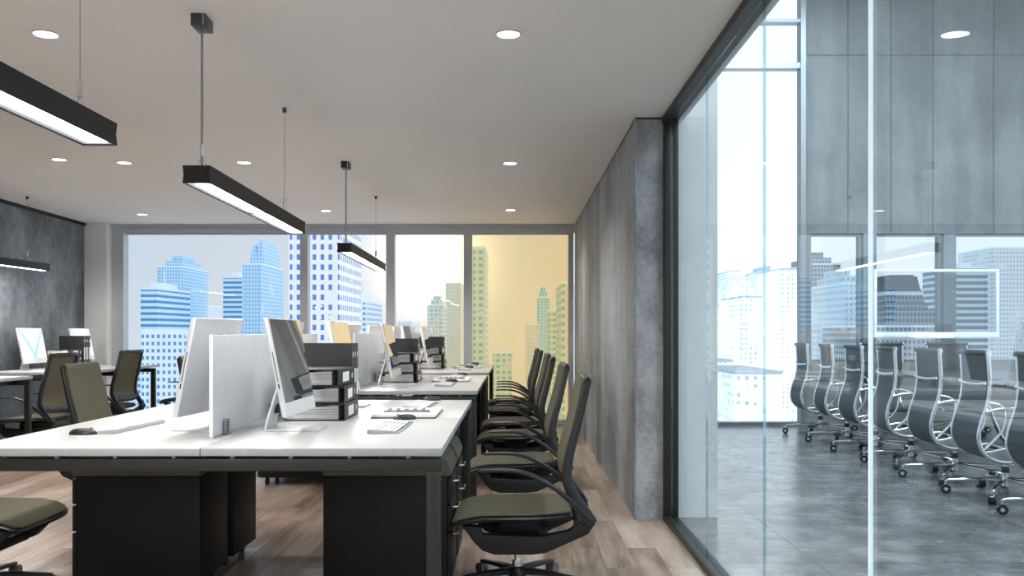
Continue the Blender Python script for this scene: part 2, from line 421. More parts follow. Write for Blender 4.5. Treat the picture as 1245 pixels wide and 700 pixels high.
for i, (a, c) in enumerate(panes):
    w = thing('window_%d' % (6+i), (0,0,0), 0, 'added window standing for a reflection in the glass, %s from the left' % ['first','second','third','fourth'][i], 'window'); w['kind'] = 'structure'
    fr = MB(); fr.box(a, a+.03, YW+.05, YW+.1, zwa, zwb); fr.box(c-.03, c, YW+.05, YW+.1, zwa, zwb); fr.box(a+.03, c-.03, YW+.05, YW+.1, zwb-.03, zwb); fr.box(a+.03, c-.03, YW+.05, YW+.1, zwa, zwa+.03)
    fr.out('window_frame', M['alu_dark'], w)
    g = MB(); g.quadstrip([[(a,YW+.07,zwa),(c,YW+.07,zwa)],[(a,YW+.07,zwb),(c,YW+.07,zwb)]], closed=False, smooth=False); g.out('pane', M['clear_glass'], w)
struct('wall_back', b, M['conc_back'], 'tall board marked concrete wall of the meeting room', 'wall')
b = MB(); b.box(.95,11,4.0,YW+.25,5.6,5.75); struct('ceiling_meeting_room', b, M['white_wall'], 'high white ceiling of the meeting room', 'ceiling')
# glass partition
gp = thing('glass_partition', (0,0,0), 0, 'floor to ceiling glass partition in a dark green grey frame', 'partition'); gp['kind'] = 'structure'
f = MB(); f.box(.911,.955,-2.2,5.535,0,.03,.002); f.box(.955,1.0,-2.2,5.535,0,.022,.002); f.out('base_rail', M['frame_dark'], gp)
f = MB(); f.box(.905,.95,-2.2,5.535,CEIL-.04,CEIL); f.box(.952,1.0,-2.2,5.535,CEIL-.025,CEIL); f.out('head_rail', M['frame_dark'], gp)
f = MB(); f.box(.911,.955,5.49,5.535,.0,CEIL,.002); f.box(.955,1.0,5.50,5.535,0,CEIL,.002); f.out('post', M['frame_dark'], gp)
js = [5.49,4.49,3.46,2.43,1.4,.37,-.66,-1.9]
for i in range(len(js)-1):
    y1, y0 = js[i], js[i+1]
    g = MB(); g.box(.953,.963,y0+.004,y1-.004,.022,CEIL-.03); g.out('glass_pane', M['partition_glass'], gp)
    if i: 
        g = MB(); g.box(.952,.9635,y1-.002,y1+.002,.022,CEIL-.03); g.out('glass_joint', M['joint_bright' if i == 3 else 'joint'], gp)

# ------------------------------------------------------------------ the desks
BX = -1.076; HW = .828; DL = 2.2
def make_desk(label, group, half=False):
    """local origin: floor under the middle of the near end"""
    t = thing('bench_desk', (0,0,0), 0, label, 'desk', group)
    x0, x1 = (-HW, HW) if not half else (-HW, 0)
    tops = [(x0,-.0015),(.0015,x1)] if not half else [(x0,x1)]
    for a, c in tops:
        for y0, y1 in ((0, DL/2-.001), (DL/2+.001, DL)):
            s = MB(); s.box(a, c, y0, y1, DESK-.027, DESK, .002, M['white_top']); ei = s.mi(M['shaded_slab_edge'])
            s.b.normal_update()
            for f_ in s.b.faces:
                if f_.normal.z < .5: f_.material_index = ei
            o = s.out('tabletop', M['white_top'], t)
    legs = [x0+.03, x1-.03]
    zt = DESK-.038
    for y in (.03, DL/2, DL-.03):
        f = MB(); f.box(x0+.005, x1-.005, y-.022, y+.022, zt-.042, zt, .003); f.out('crossbeam', M['frame_dark'], t)
        if y == DL/2: continue
        for x in legs:
            f = MB(); f.box(x-.024, x+.024, y-.022, y+.022, .012, zt-.042, .003); f.box(x-.006, x+.012, y-.0235, y+.0235, .02, zt-.05)
            lg = f.out('leg', M['frame_dark'], t)
            g = MB(); g.cyl((x,y,0),(x,y,.014),.018, 12); g.out('levelling_foot', M['black_plastic'], lg)
    for x in ([x0+.25, x1-.25, -.06, .06] if not half else [x0+.2, x1-.15]):
        f = MB(); f.box(x-.02, x+.02, .05, DL-.05, zt-.036, zt-.004); f.out('side_rail', M['frame_dark'], t)
    n = 8
    for i in range(n):
        x = x0+.12+(x1-x0-.24)*i/(n-1)
        f = MB(); f.cyl((x,.03,zt-.001),(x,.03,DESK-.026),.011,10); f.out('spacer', M['alu_dark'], t)
        f = MB(); f.cyl((x,DL-.03,zt-.001),(x,DL-.03,DESK-.026),.011,10); f.out('spacer', M['alu_dark'], t)
    f = MB(); f.box(-.12 if not half else x0+.02,.12 if not half else x0+.14,.25,DL-.25,zt-.04,zt-.036); 
    f.box(-.12 if not half else x0+.02,-.11 if not half else x0+.03,.25,DL-.25,zt-.04,zt-.03); f.box(.11 if not half else x0+.13,.12 if not half else x0+.14,.25,DL-.25,zt-.04,zt-.03)
    f.out('cable_tray', M['black_body'], t)
    return t
DY = [3.10, 6.12, 8.85]
dlab = ['long white double bench desk nearest the camera', 'second white bench desk, behind the nearest one', 'third white bench desk, in front of the amber windows']
desk = make_desk(dlab[0], 'white bench desks in a row')
desk.location = (BX, DY[0], 0)
for i in (1,2): dup(desk, (BX, DY[i], 0), 0, dlab[i])
dside = make_desk('white desk against the dark left wall, carrying two lit monitors', 'white desks along the left wall', True)
dside.scale = (1.07,1,1); dside.location = (-4.15, 8.58, .02); dside.scale.y = .88
d2 = dup(dside, (-4.2, 5.75, .012), 0, 'white desk at the left frame edge, only its far corner showing'); d2.scale = (.95,.977,1)
for d_ in (dside, d2): d_.location.z = 0; d_.scale.z = 1.02

# ------------------------------------------------------------------ pedestals
def make_ped():
    """faces +x; local origin at floor, middle"""
    t = thing('drawer_pedestal', (0,0,0), 0, 'x', 'drawer unit', 'black drawer pedestals')
    w, d = .555, .385; zb, zt = .055, .52
    s = MB(); s.box(-w/2, w/2-.018, -d/2, d/2, zb, zt, .003); s.out('body', M['black_body'], t)
    z = zb+.004
    for hgt in (.22, .115, .115):
        dr = MB(); dr.box(w/2-.016, w/2, -d/2+.002, d/2-.002, z, z+hgt-.006, .002); o = dr.out('drawer', M['black_body'], t)
        h = MB(); h.tube([(w/2,-.06,z+hgt-.035),(w/2+.022,-.055,z+hgt-.035),(w/2+.022,.055,z+hgt-.035),(w/2,.06,z+hgt-.035)], .005, 8); h.out('handle', M['chrome'], o)
        z += hgt+.003
    l = MB(); l.cyl((w/2-.004,d/2-.05,zt-.03),(w/2+.004,d/2-.05,zt-.03),.009,12); l.out('lock', M['chrome'], t)
    c = MB(); c.prism([(-w/2+.0,zt+.001),(w/2,zt+.001),(w/2+.004,zt+.02),(w/2-.022,zt+.078),(w/2-.05,zt+.088),(-w/2+.05,zt+.088),(-w/2+.022,zt+.078),(-w/2-.004,zt+.02)], 'y', -d/2, d/2, bev=.008)
    c.out('seat_cushion', M['fabric'], t)
    for sx in (-1,1):
        for sy in (-1,1):
            k = MB(); x, y = sx*(w/2-.06), sy*(d/2-.05)
            k.cyl((x-.012,y,.024),(x+.012,y,.024),.024,16); k.box(x-.006,x+.006,y-.01,y+.01,.03,.056); k.out('caster', M['black_plastic'], t)
    return t
ped = make_ped(); first = True
spots = []
for k, dy in enumerate(DY):
    o1 = dy-DY[0]
    for j, y in enumerate((4.125, 4.60) if k == 0 else (3.95, 4.60)):
        spots.append((k, j, 'R', -.552 if k == 0 else -.63, y+o1)); spots.append((k, j, 'L', -1.644, y+o1))
ordw = ['nearest', 'second', 'third']
for k, j, s, x, y in spots:
    lab = '%s cushioned black pedestal under the %s half of the %s bench desk' % ('front' if j == 0 else 'rear', 'right' if s=='R' else 'left', ordw[k])
    if first: o = ped; first = False; o.location = (x,y,0)
    else: o = dup(ped, (x,y,0), 0 if s=='R' else PI)
    if s == 'L': o.rotation_euler.z = PI
    o['label'] = lab

# ------------------------------------------------------------------ task chair (faces -x)
def make_task_chair():
    t = thing('task_chair', (0,0,0), 0, 'x', 'chair')
    W = .25
    # seat cushion: rounded slab with waterfall front
    def seat(zoff, grow, thick, name, mat):
        m = MB(); rings = []
        us = [-.285,-.27,-.23,-.15,-.05,.05,.13,.19,.225,.235]
        for u in us:
            q = (u+.285)/.52
            w = W*(1-.10*max(0,1-q*4)**2) * (1-.18*max(0,q-.8)/.2)
            w = (w if 0.02<q<.99 else w*.86) + grow
            zc = .352 - .034*max(0,(.28-q)/.28)**2 + .012*max(0,q-.6)/.4 + zoff
            th = thick*(1 if 0.02<q<.99 else .35)
            r = []
            K = 20
            for k in range(K):
                a = 2*PI*k/K; ca, sa = math.cos(a), math.sin(a)
                y = w*math.copysign(abs(ca)**.45, ca); z = th/2*math.copysign(abs(sa)**.7, sa)
                z += .016*(abs(y)/W)**3
                r.append((u*(1+grow*1.2) , y, zc+z))
            rings.append(r)
        m.quadstrip(rings); return m.out(name, mat, t)
    seat(.006, -.006, .026, 'seat', M['fabric']); seat(-.012, .008, .030, 'seat_shell', M['black_plastic'])
    # under-seat cradle: two side cheeks and a floor
    m = MB()
    prof = [(-.235,.322),(-.16,.318),(-.15,.285),(.10,.275),(.22,.30),(.265,.335),(.315,.385),(.335,.335),(.30,.285),(.12,.205),(.06,.198),(-.10,.198),(-.15,.215),(-.19,.255)]
    for s_ in (-1,1):
        a = sorted((s_*.165, s_*.215)); m.prism(prof, 'y', a[0], a[1], bev=.006)
    m.box(-.13,.14,-.17,.17,.20,.245,.01); m.box(-.08,.10,-.09,.09,.24,.325,.012)
    m.sweep([(.26,-.2,.315),(.28,-.1,.30),(.28,.1,.30),(.26,.2,.315)], (.05,.05), 8, 3, up=(0,0,1))
    m.out('tilt_mechanism', M['black_soft'], t)
    m = MB(); m.tube([(.02,.17,.272),(.0,.25,.27),(-.03,.275,.268)], .006, 8); m.box(-.06,-.01,.255,.29,.262,.274,.004); m.out('height_lever', M['black_plastic'], t)
    # back rails
    cen = [(.315,.335),(.292,.372),(.250,.43),(.215,.50),(.212,.56),(.227,.64),(.262,.76),(.292,.88),(.303,.935)]
    for s_ in (-1,1):
        pts = smooth_pts([(u, s_*(.222 if z < .5 else .222-.018*(z-.5)/.43), z) for u, z in cen], 3)
        wh = []
        for p in pts:
            q = (p.z-.33)/.6; h = .056 - .034*min(1,max(0,q)*1.2); wh.append((.030, h))
        m = MB(); m.sweep(pts, wh, 10, 3.2, up=(0,1,0)); m.out('back_rail', M['black_plastic'], t)
    m = MB(); m.sweep([(.300,-.205,.93),(.303,-.1,.942),(.303,.1,.942),(.300,.205,.93)], (.03,.03), 10, 3.2, up=(1,0,0))
    m.out('back_frame', M['black_plastic'], t); m = MB()
    m.sweep([(.238,-.215,.455),(.246,-.1,.44),(.246,.1,.44),(.238,.215,.455)], (.055,.022), 10, 3.2, up=(0,0,1))
    m.out('back_frame', M['black_plastic'], t)
    # upholstered panel
    pcen = [(.222,.455),(.196,.50),(.188,.56),(.203,.64),(.236,.76),(.264,.88),(.272,.925),(.285,.952),(.300,.957)]
    rows = []
    for side in (0,1):
        for i, (u, z) in enumerate(pcen):
            pass
    m = MB(); rings = []
    for i, p in enumerate(smooth_pts([(u,0,z) for u, z in pcen], 3)):
        u, z = p.x, p.z
        w = .222-.018*max(0,z-.5)/.43; th = .018 if z < .93 else .012
        r = []
        for k in range(9):
            y = -w + 2*w*k/8; dip = .012*(1-(y/w)**2)
            r.append((u+dip, y, z))
        for k in range(9):
            y = w - 2*w*k/8; dip = .012*(1-(y/w)**2)
            r.append((u+dip+th, y, z-.004))
        rings.append(r)
    m.quadstrip(rings); m.out('backrest', M['fabric'], t)
    # arms
    ap = [(-.165,.563),(-.10,.566),(-.01,.563),(.07,.540),(.168,.482),(.25,.41),(.31,.35)]
    for s_ in (-1,1):
        pts = smooth_pts([(u, s_*(.262 if z > .5 else .262-.03*(.5-z)/.15), z) for u, z in ap], 3)
        wh = []
        for i, p in enumerate(pts):
            q = i/(len(pts)-1); wh.append((.050-.026*min(1,q*1.3), .012+.013*min(1,q*1.2)) if 0 < i else (.03,.007))
        m = MB(); m.sweep(pts, wh, 10, 3, up=(0,1,0)); m.out('armrest', M['black_plastic'], t)
    m = MB(); m.cyl((0,0,.07),(0,0,.205),.014,16); m.cyl((0,0,.06),(0,0,.13),.024,16); m.out('gas_column', M['chrome'], t)
    m = MB(); m.lathe([(.0,.055),(.045,.058),(.045,.085),(.03,.098),(.0,.10)], k=20)
    L = .285
    for k in range(5):
        a = math.radians(90-36+72*k); d = Vector((math.cos(a), math.sin(a), 0))
        m.sweep([d*.03+Vector((0,0,.078)), d*.15+Vector((0,0,.075)), d*L+Vector((0,0,.062))], [(.038,.034),(.030,.026),(.022,.016)], 8, 3, up=(-d.y, d.x, 0))
    m.out('star_base', M['black_plastic'], t)
    for k in range(5):
        a = math.radians(90-36+72*k); d = Vector((math.cos(a), math.sin(a), 0)); n_ = Vector((-d.y, d.x, 0)); p = d*L+Vector((0,0,.028))
        m = MB(); m.cyl(p-n_*.020, p-n_*.004, .027, 18); m.cyl(p+n_*.004, p+n_*.020, .027, 18); m.cyl(p-n_*.004+Vector((0,0,.006)), p+n_*.004+Vector((0,0,.006)), .02, 12)
        m.cyl(p+Vector((0,0,.02)), p+Vector((0,0,.038)), .008, 10); m.out('caster', M['caster'], t)
    return t
tc = make_task_chair()
row = [(.015,4.07,0),(.01,5.55,.02),(0,6.95,-.02),(.0,7.98,.03),(-.02,9.35,0),(-.03,10.35,.02)]
lr = ['olive and black task chair nearest the camera at the right side of the desks', 'second task chair from the camera on the right side of the desks',
      'third task chair from the camera on the right side of the desks', 'fourth task chair from the camera on the right side of the desks',
      'fifth task chair from the camera, beside the third bench desk', 'farthest task chair on the right side, next to the amber window']
for i, (x,y,r) in enumerate(row):
    o = tc if i == 0 else dup(tc, (x,y,0), r)
    o.location = (x,y,0); o.rotation_euler.z = r; o['label'] = lr[i]; o['group'] = 'task chairs along the right side of the desks'
for x,y,r,l in [(-2.345,3.97,PI,'task chair cut off by the left frame edge, only its seat tip showing'),
                (-2.40,5.62,PI-.02,'olive task chair beyond the left end of the nearest desk, its backrest facing the desk'),
                (-2.33,7.30,PI,'task chair behind the white backed monitor, left of the second bench desk')]:
    dup(tc, (x,y,0), r, l, 'task chairs along the left side of the desks')
for x,y,r,l in [(-4.40,8.28,-.10,'task chair facing the left wall desk, nearest of the three there'),
                (-4.34,9.60,-.12,'task chair seen from behind, middle one of the three at the left wall desk'),
                (-3.86,10.76,.03,'farthest task chair at the left, in front of the blue window')]:
    dup(tc, (x,y,0), r, l, 'task chairs facing the left wall')

# ------------------------------------------------------------------ all-in-one computer (screen faces +x), origin on desk top
def make_computer(lit):
    t = thing('desktop_computer', (0,0,0), 0, 'x', 'computer')
    w, z0, h = .49, .070, .383; lean = .075
    def PX(z): return -lean*(z-z0)/h      # face of the screen as function of height
    def slab(y0,y1,za,zb,xf0,xf1, bev=0, mat=None, m=None):
        m.prism([(PX(za)+xf0,za),(PX(zb)+xf0,zb),(PX(zb)+xf1,zb),(PX(za)+xf1,za)], 'y', y0, y1, mat, bev)
    m = MB(); slab(-w/2,w/2,z0,z0+h,-.022,0,.004,None,m)
    # gently bulged back
    rings = []
    for s_, off in ((1,-.021),(.8,-.034),(.5,-.043),(.2,-.046)):
        r = []
        for k in range(20):
            a = 2*PI*k/20; ca, sa = math.cos(a), math.sin(a)
            y = s_*w/2*.97*math.copysign(abs(ca)**.3, ca); z = z0+h/2+s_*h/2*.97*math.copysign(abs(sa)**.3, sa)
            r.append((PX(z)+off, y, z))
        rings.append(r)
    m.quadstrip(rings); m.out('housing', M['alu'], t)
    s = MB(); slab(-w/2+.006,w/2-.006,z0+.056,z0+h-.005,-.001,.0015,0,None,s); s.out('screen', M['screen_lit' if lit else 'screen'], t)
    s = MB(); slab(-w/2+.006,w/2-.006,z0+.003,z0+.054,-.001,.001,0,None,s); s.out('chin', M['white_plastic'], t)
    s = MB()
    for k, yy in enumerate((-.02,)):
        r = []
        zc = z0+h*.60
        rings = [[(PX(zc)-.0475, .0+.013*q*math.cos(2*PI*j/14), zc+.015*q*math.sin(2*PI*j/14)) for j in range(14)] for q in (1,.02)]
        s.quadstrip(rings, caps=False); s.box(PX(zc+.02)-.049,PX(zc+.02)-.047,.001,.008,zc+.017,zc+.024)
    s.out('emblem', M['alu_dark'], t)
    s = MB()
    for k in range(6): zc = z0+.045; s.box(PX(zc)-.036,PX(zc)-.030,-.19+.014*k,-.182+.014*k,zc-.004,zc+.004)
    s.out('ports', M['slot'], t)
    s = MB(); 
    for side in (-1,1):
        s = MB(); y = side*(w/2+.0003); za, zb = z0+h*.36, z0+h*.66
        a = sorted((y-side*.002, y+side*.0004)); s.prism([(PX(za)-.012,za),(PX(zb)-.012,zb),(PX(zb)-.009,zb),(PX(za)-.009,za)], 'y', a[0], a[1]); s.out('disc_slot', M['slot'], t)
        s = MB()
        za, zb = z0+h*.29, z0+h*.34; s.prism([(PX(za)-.013,za),(PX(zb)-.013,zb),(PX(zb)-.008,zb),(PX(za)-.008,za)], 'y', a[0], a[1])
        s.out('card_slot', M['slot'], t)
    # L stand: foot plate and leaning neck with a cable hole
    s = MB(); s.prism([(-.13,-.085),(.075,-.085),(.082,-.078),(.082,.078),(.075,.085),(-.13,.085)], 'z', 0, .007, bev=.002)
    s.sweep([(-.125,0,.004),(-.132,0,.012),(-.125,0,.05),(-.082,0,.20)], [(.17,.010),(.17,.012),(.15,.012),(.12,.012)], 12, 6, up=(0,1,0))
    st = s.out('stand', M['alu'], t)
    s = MB(); s.cyl((-.131,0,.085),(-.100,0,.09),.022,18); s.out('cable_hole', M['slot'], st)
    return t
comp = make_computer(False); complit = make_computer(True)
k = 0
cl = {0:['glossy screened computer on the nearest desk, right of the white divider', 'computer on the far half of the nearest desk, behind the black binders'],
      1:['computer on the second bench desk beside its stack of binders', 'computer at the far end of the second bench desk'],
      2:['computer on the near half of the third bench desk', 'computer at the far end of the third bench desk, by the window']}
cl2 = {0:['computer seen from its white back, left of the divider on the nearest desk', 'left side computer on the far half of the nearest desk, hidden behind the divider'],
       1:['left side computer on the near half of the second bench desk', 'left side computer on the far half of the second bench desk'],
       2:['left side computer on the near half of the third bench desk', 'left side computer on the far half of the third bench desk']}
for i in range(3):
    off = DY[i]-DY[0]
    for j, y in enumerate((3.705, 4.86)):
        loc = (-.865, y+off, DESK)
        if k == 0: comp.location = loc; o = comp
        else: o = dup(comp, loc)
        k += 1; o['label'] = cl[i][j]; o['group'] = 'computers on the right half of the bench desks'
        dup(comp, (-1.292, y+off, DESK), PI-.07, cl2[i][j], 'computers on the left half of the bench desks')
complit.location = (-4.84, 9.17, DESK*1.02); complit.scale = (.93,.93,.93)
tag(complit, 'lit computer at the left edge, nearer one on the left wall desk', group='lit computers on the left wall desk')
o = dup(complit, (-4.84, 10.22, DESK*1.02), 0, 'lit computer on the left wall desk, behind the binders'); 

# ------------------------------------------------------------------ dividers
def make_divider(label):
    t = thing('desk_divider', (0,0,0), 0, label, 'divider', 'frosted dividers on the bench desks')
    s = MB(); s.box(-.006,.006,0,1.80,.004,.387,.002); s.out('panel', M['divider'], t)
    s = MB(); s.box(-.0075,.0075,-.002,.004,.002,.389,.001); s.out('edge_strip', M['white_plastic'], t)
    for y in (.14, .90, 1.66):
        c = MB(); c.box(-.022,.022,y-.035,y+.035,0,.004,.001); c.box(.008,.016,y-.028,y+.028,.003,.06,.001); c.box(-.016,-.008,y-.028,y+.028,.003,.06,.001)
        for q in range(4): c.cyl((.014,y,.012+.012*q),(.02,y,.012+.012*q),.004,8)
        c.out('clamp', M['alu_dark'], t)
    return t
dv = make_divider('white frosted desk divider on the nearest desk')
dv.location = (-1.133, 3.385, DESK)
dup(dv, (-1.133, 3.385+3.02, DESK), 0, 'white frosted desk divider on the second bench desk')
dup(dv, (-1.133, 3.385+5.75, DESK), 0, 'white frosted desk divider on the third bench desk')

# ------------------------------------------------------------------ binders. lying: spine faces +x, pages seen from -y; origin bottom centre
def make_binder():
    t = thing('ring_binder', (0,0,0), 0, 'x', 'binder')
    L, D, T, q = .275, .34, .076, .005
    c = MB(); c.prism([(-L/2,0),(L/2-.004,0),(L/2,.004),(L/2,T-.004),(L/2-.004,T),(-L/2,T),(-L/2,T-q),(L/2-q,T-q),(L/2-q,q),(-L/2,q)], 'y', -D/2, D/2)
    c.out('cover', M['binder'], t)
    pg = MB(); rings = []
    for i in range(9):
        x = -L/2+.012+(L-.045)*i/8; wv = .004*math.sin(i*1.1)
        rings.append([(x,-D/2+.012,q+.001),(x,D/2-.012,q+.001),(x,D/2-.012,T-q-.006+wv),(x,-D/2+.012,T-q-.006+wv)])
    pg.quadstrip(rings, smooth=False); pg.out('pages', M['pages'], t)
    lb = MB(); lb.box(L/2,L/2+.001,-.085,.045,.016,T-.016); lb.out('spine_label', M['label'], t)
    rg = MB(); rg.cyl((L/2-.001,.115,T/2),(L/2+.002,.115,T/2),.014,18); rg.out('finger_ring', M['alu'], t)
    return t
bn = make_binder(); used = False
def put_binder(loc, rot, label, group, scale=1):
    global used
    if not used: o = bn; used = True; o.location = loc; o.rotation_euler = rot; o['label'] = label; o['group'] = group
    else: o = dup(bn, loc, label=label, group=group, rot=rot)
    o.scale = (scale,)*3
    return o
lv = ['bottom', 'middle', 'top']
for i, off in enumerate((0, 3.02, 5.75)):
    for q in range(3):
        jx = (.0,-.008,-.022)[q]; jy = (0,.012,-.004)[q]
        put_binder((-.893+jx, 4.215+jy+off, DESK+.0775*q), (0,0,(.0,.03,-.03)[q]), 'black ring binder lying flat, %s of the stack on the %s bench desk' % (lv[q], ordw[i]), 'lying binders on the bench desks')
    for q in range(3):
        nm = ['front', 'middle', 'rear'][q]
        # stand up: rotate about x so that the length runs up, thickness runs along y
        o = put_binder((-.93, 4.48+off+.0585*q, DESK+.172), (PI/2,0,0), 'black ring binder standing upright, %s of three behind the stack on the %s bench desk' % (nm, ordw[i]), 'standing binders on the bench desks')
        o.scale = (1,1.0,.74)
zf = DESK*1.02
for q in range(3):
    o = put_binder((-4.765, 9.585, zf+.066*q), (0,0,(0,.05,-.04)[q]), 'black ring binder lying flat, %s of the stack between the two lit computers' % lv[q], 'lying binders on the left wall desk'); o.scale = (.95,.72,.85)
for q in range(3):
    o = put_binder((-4.765, 9.79+.055*q, zf+.17), (PI/2,0,0), 'black ring binder standing upright, %s of three between the two lit computers' % ['front','middle','rear'][q], 'standing binders on the left wall desk'); o.scale = (.95,1,.70)

# ------------------------------------------------------------------ keyboards, mice, papers
def make_keyboard():
    t = thing('keyboard', (0,0,0), 0, 'x', 'keyboard')
    w, l = .125, .43     # short side x, long side y ; near edge (user) at +x
    s = MB(); s.prism([(-w/2,0),(w/2,0),(w/2,.006),(-w/2,.016)], 'y', -l/2, l/2, bev=.002); s.out('body', M['kb_body'], t)
    kk = MB(); kk.mi(M['keycap']); rows = 6; cols = 19
    for r in range(rows):
        x = -w/2+.009+r*(w-.018)/rows; dx = (w-.018)/rows-.003
        y = -l/2+.007
        while y < l/2-.012:
            dl = (l-.014)/cols-.0035
            if r == rows-1 and -.09 < y < -.07: dl = .11
            if abs(y-.085) < .009 or abs(y-.145)<.006: y += .012; continue
            y2 = min(y+dl, l/2-.006)
            z = .016-.010*(x+dx/2+w/2)/w
            kk.box(x, x+dx, y, y2, z, z+.003, .0006, seg=1); y = y2+.0035
    gg = kk; kk.mi(M['keycap']); gg.prism([(-w/2+.006,.0155),(w/2-.006,.0066),(w/2-.006,.0072),(-w/2+.006,.0161)], 'y', -l/2+.005, l/2-.005, mat=M['kb_bed']); kk.out('keys', M['keycap'], t)
    return t
def make_mouse():
    t = thing('computer_mouse', (0,0,0), 0, 'x', 'mouse')
    def shell(s0, z0, hgt, mat, name):
        m = MB(); rings = []
        for a in [0,.2,.4,.6,.8,.93,.995]:
            c = math.cos(a*PI/2)**.6; z = z0+hgt*math.sin(a*PI/2)
            rings.append([(s0*.055*c*math.cos(2*PI*k/24)+.006*(1-c), s0*.032*c*math.sin(2*PI*k/24), z) for k in range(24)])
        m.quadstrip(rings); m.out(name, mat, t)
    shell(1.0, 0, .020, M['white_plastic'], 'base'); shell(.97, .006, .024, M['black_plastic'], 'top_shell')
    m = MB(); m.cyl((-.030,-.003,.028),(-.030,.003,.028),.006,12); m.out('scroll_wheel', M['alu_dark'], t)
    return t
def make_papers():
    t = thing('document_folder', (0,0,0), 0, 'x', 'folder')
    s = MB(); s.box(-.150,.150,-.215,.215,0,.005,.001); s.out('folder_board', M['binder'], t)
    s = MB()
    for k in range(4): s.box(-.146,.146,-.205+.003*k,.205-.002*k,.005+.0028*k,.0074+.0028*k, rot=Matrix.Rotation((-.01,.012,-.006,.015)[k],3,'Z'))
    s.out('sheets', M['paper'], t)
    s = MB(); s.box(-.11,.11,-.07,-.035,.0165,.026,.003); 
    for k in range(5): s.box(-.09+.04*k,-.075+.04*k,-.078,-.028,.024,.034,.002)
    s.out('clip_bar', M['alu_dark'], t)
    return t
kb, ms, pp = make_keyboard(), make_mouse(), make_papers()
fk = fm = fp = True
def place(proto, flag, loc, rz, label, group):
    if flag: proto.location = loc; proto.rotation_euler.z = rz; proto['label'] = label; proto['group'] = group; return proto
    return dup(proto, loc, rz, label, group)
for i in range(3):
    off = DY[i]-DY[0]; w_ = ordw[i]
    place(kb, fk, (-.51, 3.755+off, DESK), -.02, 'white keyboard on the near right half of the %s bench desk' % w_, 'keyboards on the bench desks'); fk = False
    place(ms, fm, (-.49, 4.055+off, DESK), .25, 'black topped mouse between keyboard and papers on the %s bench desk' % w_, 'mice on the bench desks'); fm = False
    place(kb, False, (-.50, 4.87+off, DESK), -.05, 'white keyboard on the far right half of the %s bench desk' % w_, 'keyboards on the bench desks')
    place(ms, False, (-.47, 5.17+off, DESK), .2, 'black topped mouse at the far right corner of the %s bench desk' % w_, 'mice on the bench desks')
    place(pp, fp, (-.51, 4.375+off, DESK), .0, 'white document folder with a grey clip bar on the %s bench desk' % w_, 'document folders on the bench desks'); fp = False
    place(kb, False, (-1.605, 3.755+off, DESK), PI-.06, 'white keyboard on the left half of the %s bench desk' % w_, 'keyboards on the bench desks')
    place(ms, False, (-1.65, 3.465+off, DESK), PI+.05, 'black topped mouse on the left half of the %s bench desk' % w_, 'mice on the bench desks')
place(kb, False, (-4.38, 9.2, zf), 0, 'keyboard in front of the nearer lit computer at the left wall', 'keyboards on the left wall desk')
place(kb, False, (-4.38, 10.2, zf), 0, 'keyboard in front of the farther lit computer at the left wall', 'keyboards on the left wall desk')

# ------------------------------------------------------------------ pendant bars
def make_pendant(L, label, wire=.36):
    """origin: ceiling point above the near end; bar runs along +y"""
    t = thing('pendant_light', (0,0,0), 0, label, 'pendant light', 'black bar pendant lights')
    zt, h, w = -.63, .072, .112
    s = MB(); th = .006
    # inverted channel with slightly waisted sides
    pr_ = [(-w/2,zt),(w/2,zt),(w/2-.004,zt-h/2),(w/2,zt-h),(w/2-th,zt-h),(w/2-th-.004,zt-h/2),(w/2-th,zt-th),(-w/2+th,zt-th),(-w/2+th+.004,zt-h/2),(-w/2+th,zt-h),(-w/2,zt-h),(-w/2+.004,zt-h/2)]
    s.prism(pr_, 'y', .006, L-.006); s.out('housing', M['black_soft'], t)
    for y in (0, L-.008):
        s = MB(); s.prism([(-w/2,zt),(w/2,zt),(w/2-.004,zt-h/2),(w/2,zt-h),(-w/2,zt-h),(-w/2+.004,zt-h/2)], 'y', y, y+.008); s.out('end_cap', M['black_soft'], t)
    s = MB(); s.box(-w/2+th+.001,w/2-th-.001,.008,L-.008,zt-h+.004,zt-h+.008); s.out('reflector', M['reflector'], t)
    for y0, y1 in ((.05,L/2-.03),(L/2+.03,L-.05)):
        s = MB(); s.box(-.020,.046,y0,y1,zt-h+.0005,zt-h+.004,.001); s.out('diffuser', M['tube_glow'], t)
    s = MB(); s.box(-w/2+th,w/2-th,L/2-.012,L/2+.012,zt-h,zt-h+.006); s.out('lamp_joint', M['alu_dark'], t)
    # near end: rod from a canopy box; far end: thin wire with a small cap
    s = MB(); s.box(-.03,.03,-.0+.02,.13,-.05,0,.002); cp = s.out('canopy', M['gunmetal'], t)
    s = MB(); s.box(.021,.024,.018,.021,-.048,-.002); s.out('canopy_edge', M['chrome'], cp)
    s = MB(); s.cyl((0,.075,-.05),(0,.075,zt+.004),.0055,10); s.out('rod', M['alu_dark'], t)
    y2 = L-wire
    s = MB(); s.cyl((0,y2,-.028),(0,y2,0),.012,12); s.out('ceiling_cap', M['gunmetal'], t)
    s = MB(); s.cyl((0,y2,-.028),(0,y2,zt+.06),.0014,6); s.out('wire', M['alu_dark'], t)
    for y in (.075, y2):
        s = MB(); s.cyl((0,y,zt+.05),(0,y,zt+.10),.008,12)
        s.tube([(0,y,zt+.055),(-.022,y,zt+.002)],.0018,6); s.tube([(0,y,zt+.055),(.022,y,zt+.002)],.0018,6)
        s.out('hanger', M['chrome'], t)
    return t
pds = [(1.93, -1.30, 3.70, .028, 'black bar pendant in the middle, hung from a rod over the nearest desk'),
       (1.93, -1.335, 1.03, .01, 'large black bar pendant cut off by the left frame edge'),
       (2.15, -1.30, 6.93, .02, 'black bar pendant over the second bench desk, before the pale window'),
       (2.15, -4.72, 6.95, .0, 'small distant black bar pendant against the dark left wall')]
